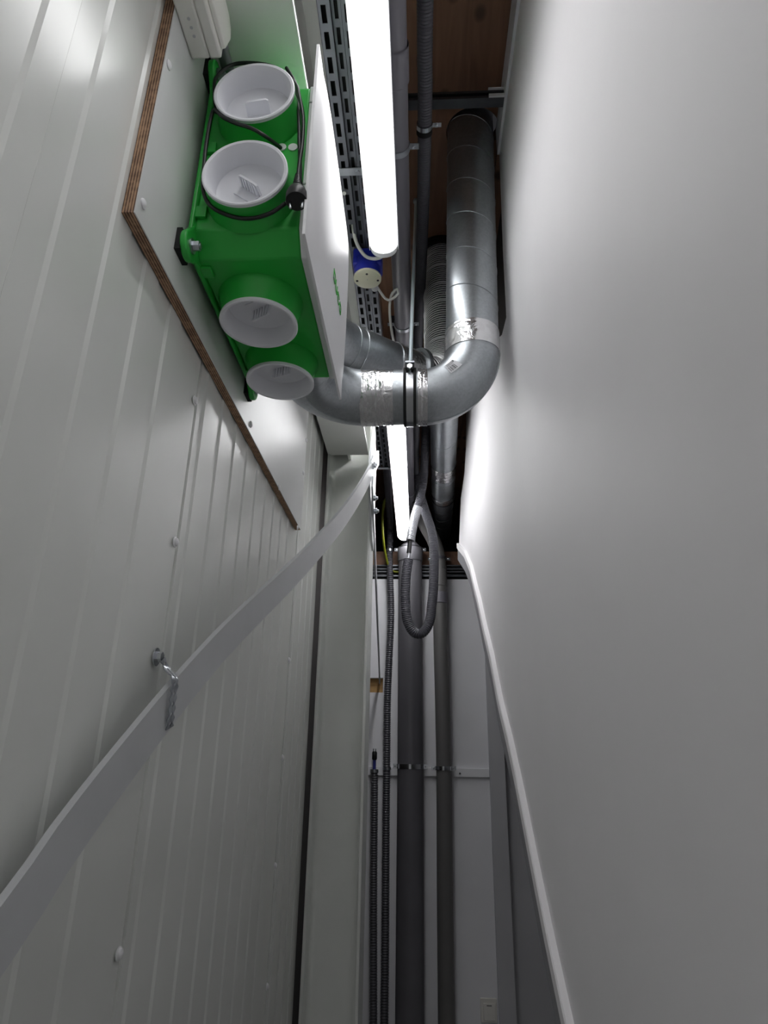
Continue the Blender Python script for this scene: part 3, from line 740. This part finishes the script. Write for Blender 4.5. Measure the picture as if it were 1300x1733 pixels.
# junction box with cables
jc = at(622,472,Z=1.415)
jb = thing('junction_box','blue round junction box with cream lid under the cable tray','junction box',jc)
build(MB().lathe([(.042,0),(.043,.003),(.043,.060),(.040,.064)],jc+V((0,0,.004)),(0,0,1),32),'body','blue',jb)
build(MB().box(jc.x-.046,jc.x+.046,jc.y-.030,jc.y+.036,jc.z+.035,TZ-.001),'mount','blue',jb,bevel=.006)
lid = build(MB().lathe([(.001,-.0035),(.040,-.0035),(.044,-.001),(.044,.005)],jc,(0,0,1),36,caps=False),'lid','cream',jb)
for dx,dy in ((-.033,.004),(.033,.004),(0,-.026)): build(MB().lathe([(.0038,0),(.0038,.0012)],jc+V((dx,dy,-.0035)),(0,0,-1),10),'screw','ink',lid)
build(MB().tube([jc+V((.018,.03,.014)),jc+V((.02,.062,.012))],.012,12),'cable_gland','housing',jb)
o = build(MB().tube(catmull([jc+V((.026,.05,.012))]+[at(a,b,Y=c) for a,b,c in ((652,505,1.74),(662,507,1.73),(674,497,1.72),(673,489,1.72),(664,496,1.73),(660,512,1.75),(660,535,1.78),(663,560,1.84),(667,580,1.90),(672,600,1.98))],.01),.0042,10),'cable','cable_white',base=jc); tag(o,'white cable looping from the junction box down behind the duct','cable')
le = V((-.098,1.545,LZ-.02))
o = build(MB().tube(catmull([le+V((0,-.004,0)),at(648,433,Y=1.575),at(635,438,Y=1.59),at(618,433,Y=1.60),at(604,412,Y=1.58),at(597,385,Y=1.55),at(592,350,Y=1.50),at(588,315,Y=1.44),V((-.21,1.40,TZ-.006))],.01),.0055,10),'cable','cable_white',base=le); tag(o,'white cable curving from the end of the near strip light','cable')

# ------------------------------------------------------------------ grey waste pipe along the ceiling and the thick dark stack
def strap_clamp(c, ax, r, parent, tabdir, m='zinc', w=.009, tabs=(1,-1)):
    c = V(c); ax = V(ax).normalized(); td = V(tabdir).normalized()
    cb = build(MB().lathe([(r,-w),(r+.0022,-w),(r+.0022,w),(r,w)],c,ax,32,caps=False),'clamp',m,parent)
    nrm = ax.cross(td)
    for s in tabs:
        q = c+td*s*(r+.013)
        build(MB().obox(q,td*.014,ax*w,nrm*.0014),'clamp_tab',m,cb)
        for sg in (1,): build(MB().lathe([(.0055,0),(.005,.004),(.002,.005)],q-nrm*.0014*0+(-nrm if nrm.y > 0 or nrm.z > 0 else nrm)*.0012,(-nrm if nrm.y > 0 or nrm.z > 0 else nrm),12),'screw','chrome',cb)
    return cb
gx,gz,gr = -.057,1.60,.0335
gpipe = thing('ceiling_pipe','smooth grey plastic pipe running along the ceiling above the lamps','pipe',(gx,2,gz))
pth = [V((gx,-.6,gz)),V((gx,1.0,gz)),V((gx,2.6,gz)),V((gx,3.9,gz)),V((gx,4.22,gz))]
build(MB().tube(pth,gr,28),'pipe','pvc',gpipe)
build(MB().lathe([(gr+.004,0),(gr+.004,.09),(gr,.094)],(gx,1.05,gz),(0,1,0),28,caps=False),'socket','pvc',gpipe)
build(MB().tube([V((gx,4.14,gz))]+arc((gx,4.19,gz-.17),.17,PI/2,0,(0,1,0),(0,0,1),10)+[V((gx,4.36,1.42))],gr+.004,28),'elbow','pvc',gpipe)
strap_clamp((gx,1.33,gz),(0,1,0),gr+.001,gpipe,(1,0,0)); strap_clamp((gx,2.125,gz),(0,1,0),gr+.001,gpipe,(1,0,0)); strap_clamp((gx,3.86,gz),(0,1,0),gr+.001,gpipe,(1,0,0))
PYc = 4.345
stck = thing('soil_stack','thick dark grey plastic pipe standing at the far wall','pipe',(-.053,PYc,FL))
build(MB().tube([V((-.055,PYc,FL)),V((-.053,PYc,0)),V((-.057,PYc,1.36))],.0815,36),'pipe','dark_pipe',stck)
build(MB().lathe([(.086,0),(.088,.02),(.088,.09),(.080,.10),(.045,.14),(.040,.15)],(-.057,PYc,1.27),(0,0,1),36),'socket','dark_pipe',stck)
strap_clamp((-.054,PYc,-.06),(0,0,1),.082,stck,(1,0,0),'chrome',.014); strap_clamp((-.057,PYc,1.36),(0,0,1),.084,stck,(1,0,0),'rail',.012)
wp = thing('waste_pipe','thinner dark grey plastic pipe beside the thick one at the far wall','pipe',(.157,PYc+.02,FL))
wy = PYc+.03
build(MB().tube(catmull([V((.150,wy,FL)),V((.152,wy,-.8)),V((.157,wy,0)),V((.147,wy,.9)),V((.147,wy,1.22)),V((.140,wy-.01,1.33)),V((.105,wy-.05,1.43)),V((.055,wy-.12,1.50)),V((.02,wy-.22,1.55)),V((.0,wy-.4,1.60))],.03),.0485,30),'pipe','dark_pipe_b',wp)
build(MB().lathe([(.0485,0),(.053,.004),(.053,.075),(.0485,.079)],(.147,wy,.98),(0,0,1),30,caps=False),'socket','pvc',wp)
build(MB().lathe([(.0485,0),(.052,.004),(.052,.12),(.0485,.124)],(.147,wy,1.10),(0,0,1),30,caps=False),'socket','dark_pipe_b',wp)
strap_clamp((.156,wy,-.068),(0,0,1),.050,wp,(1,0,0),'chrome',.012); strap_clamp((.146,wy-.005,1.30),(0,0,1),.051,wp,(1,0,0),'rail',.010)

# ------------------------------------------------------------------ corrugated hoses
def hose(path, r, amp=.0016, step=.0045, n=14):
    p = resample(catmull(path,.01),step); return MB().tube(p,r,n,rf=lambda i:r+amp*(1 if i % 2 else -1))
h1 = thing('ceiling_hose','grey corrugated hose running along the pine ceiling','hose',(.02,2,1.7))
build(hose([V((.021,-.5,1.70)),V((.020,1.0,1.70)),V((.022,1.25,1.70)),V((.018,1.7,1.70)),V((.0,2.5,1.70)),V((-.012,3.3,1.70)),V((-.012,4.1,1.70))],.0195,.0012,.0042),'hose','hose',h1)
strap_clamp((.021,1.345,1.70),(0,1,0),.0215,h1,(1,0,0),'chrome',.007,(1,)); build(MB().lathe([(.020,-.008),(.023,-.008),(.023,.008),(.020,.008)],(.021,1.362,1.70),(0,1,0),24,caps=False),'rubber_lining','rubber',h1)
LY = 3.62
lh = thing('hanging_hose_loop','silvery corrugated hose hanging in a loop in front of the pipes','hose',at(705,1000,Y=LY))
up_ = [V((.035,3.10,1.95)),V((.045,3.25,1.75)),at(718,795,Y=3.5),at(715,825,Y=3.56),at(708,855,Y=LY),at(700,885,Y=LY),at(694.5,915,Y=LY)]
build(hose(up_[:5]+[at(705,867,Y=LY)],.0245,.0014),'upper_hose','hose',lh)
build(hose([at(708,858,Y=LY),at(704,870,Y=LY),at(700,885,Y=LY),at(694.5,915,Y=LY)],.0265,.0012),'lit_hose','hose_silver',lh)  # lamplit stretch of the hose, the light put into a brighter silver colour
build(MB().tube([at(694.5,913,Y=LY),at(692,936,Y=LY)],.0135,16),'coupling','black',lh)
build(MB().tube([at(692.5,934,Y=LY),at(691,948,Y=LY)],.009,12),'inner_pipe','hose_silver',lh)
lp = [at(a,b,Y=LY+c) for a,b,c in [(691.5,946,0),(687.5,975,0),(685.8,1005,0)]+[(708.5-22*math.cos(PI*k/10),1026+47*math.sin(PI*k/10),.006*k) for k in range(11)]+[(733.3,1000,.07),(734.8,960,.08),(734,925,.09),(730,898,.11),(723,876,.13),(715,850,.15),(709,825,.17),(706,805,.2)]]+[V((-.012,4.05,1.70))]
build(hose(lp,.0275,.0016,.0052),'loop_hose','hose',lh)
vh = thing('wall_hose','dark corrugated hose standing against the far wall beside the thick pipe','hose',(-.21,4.38,FL))
vpx = [(650.5,1733),(652,1600),(653.5,1400),(655,1255),(656,1182),(659,1110),(662,1037),(660,964),(659.5,940)]
base_ = at(651,1733,Y=4.40); pts = [V((base_.x,4.40,FL+.005))]+[at(a,b,Y=4.40) for a,b in vpx]+[V((-.200,4.36,1.47)),V((-.195,4.2,1.545)),V((-.178,3.3,1.545))]
build(hose(pts,.022,.0018,.007),'hose','hose_dark',vh)
for z in (-.075,1.37): build(MB().lathe([(.023,-.008),(.0265,-.008),(.0265,.008),(.023,.008)],(at(655.5,1300,Y=4.40).x if z < 0 else -.205,4.40 if z < 0 else 4.395,z),(0,0,1),20,caps=False),'clamp','zinc',vh)
sh = thing('short_hose','short dark corrugated hose with a plugged blue cable at its top','hose',(-.27,4.40,FL))
tp_ = at(633.5,1302,Y=4.40); bt_ = at(632,1733,Y=4.40)
build(hose([V((bt_.x,4.40,FL+.005)),bt_,at(632.5,1500,Y=4.40),at(634,1345,Y=4.40),tp_],.021,.0018,.007),'hose','hose_dark',sh)
build(MB().lathe([(.022,-.010),(.027,-.010),(.027,.010),(.022,.010)],tp_-V((0,0,.01)),(0,0,1),20,caps=False),'clamp','zinc',sh)
build(MB().tube([tp_-V((0,0,.02)),tp_+V((0,0,.07))],.010,12),'cable','blue_cable',sh)
cn = build(MB().lathe([(.011,0),(.016,.006),(.016,.045),(.012,.052)],tp_+V((0,0,.055)),(0,0,1),16),'connector','black',sh)
for s in (-1,1): build(MB().lathe([(.004,0),(.004,.018)],tp_+V((s*.007,0,.105)),(0,0,1),8),'pin','zinc',cn)
o = build(MB().tube(catmull([at(a,b,Y=c) for a,b,c in ((659,838,4.1),(651,848,4.1),(648,870,4.15),(648,900,4.2),(651,930,4.3),(658,958,4.40),(668,968,4.42),(676,968,4.42))],.02),.0085,10),'earth_cable','yellow_cable',base=at(650,880,Y=4.15)); tag(o,'yellow-green cable curving behind the column to the rail','cable')

# ------------------------------------------------------------------ rails, batten, wood beam, light switch
def c_rail(x0,x1,y,z,h,d,nm,parent,m='rail'):
    mb = MB(); th = .002
    mb.box(x0,x1,y+d-th,y+d,z,z+h); mb.box(x0,x1,y,y+d-th,z,z+th); mb.box(x0,x1,y,y+d-th,z+h-th,z+h)
    mb.box(x0,x1,y,y+th,z+th,z+.010); mb.box(x0,x1,y,y+th,z+h-.010,z+h-th)
    return build(mb,nm,m,parent)
rl = thing('mounting_rail','dark metal channel rail fixed to the right wall under the pine ceiling','rail',(.13,1.41,1.86))
c_rail(-.30,.268,1.385,1.855,.032,.032,'channel',rl)
br = build(MB().box(.215,.278,1.380,1.420,1.888,1.893),'end_bracket','white_plastic',rl); build(MB().box(.215,.268,1.376,1.382,1.851,1.861),'end_bracket','white_plastic',rl)
build(MB().lathe([(.006,0),(.006,.005)],(.245,1.40,1.887),(0,0,-1),6),'bolt','zinc',rl)
fr_ = thing('far_mounting_rail','dark metal channel rail across the top of the far partition','rail',(0,4.42,1.2))
c_rail(-.40,.385,4.432,1.19,.04,.036,'channel',fr_); c_rail(-.40,.40,4.432,1.24,.035,.036,'channel',fr_)
build(MB().box(.345,.39,4.424,4.432,1.18,1.25),'end_bracket','zinc',fr_)
bb = thing('white_batten','white painted wooden batten across the far wall carrying the pipe clamps','batten',(.05,4.43,-.1))
bz0 = -.118
build(MB().box(-.36,.446,4.432,YF,bz0,-.066),'batten','white_wall',bb,bevel=.002)
build(MB().lathe([(.006,0),(.006,.003)],(.26,4.432,-.098),(0,-1,0),10),'screw','rail',bb)
wb = build(MB().box(-.60,.60,4.47,4.55,1.285,1.385),'wood_beam','pine',base=(0,4.5,1.285)); tag(wb,'rough wooden beam above the far partition behind the pipes','beam')
ls = thing('light_switch','small white light switch low on the far wall by the post','light switch',at(827,1709,Y=YF))
a_,b_ = at(812.5,1688,Y=YF),at(842,1731,Y=YF)
build(MB().box(a_.x,b_.x,YF-.010,YF,b_.z,a_.z),'frame','switch_plastic',ls,bevel=.003)
build(MB().box(a_.x+.016,b_.x-.010,YF-.016,YF-.010,b_.z+.012,a_.z-.022),'rocker','switch_plastic',ls,bevel=.003)
for k in range(4): build(MB().box(a_.x+.036+.007*k,a_.x+.041+.007*k,YF-.0170,YF-.016,a_.z-.036,a_.z-.031),'printed_mark','ink',ls)
S.cycles.max_bounces = 8; S.cycles.diffuse_bounces = 6; S.cycles.glossy_bounces = 4
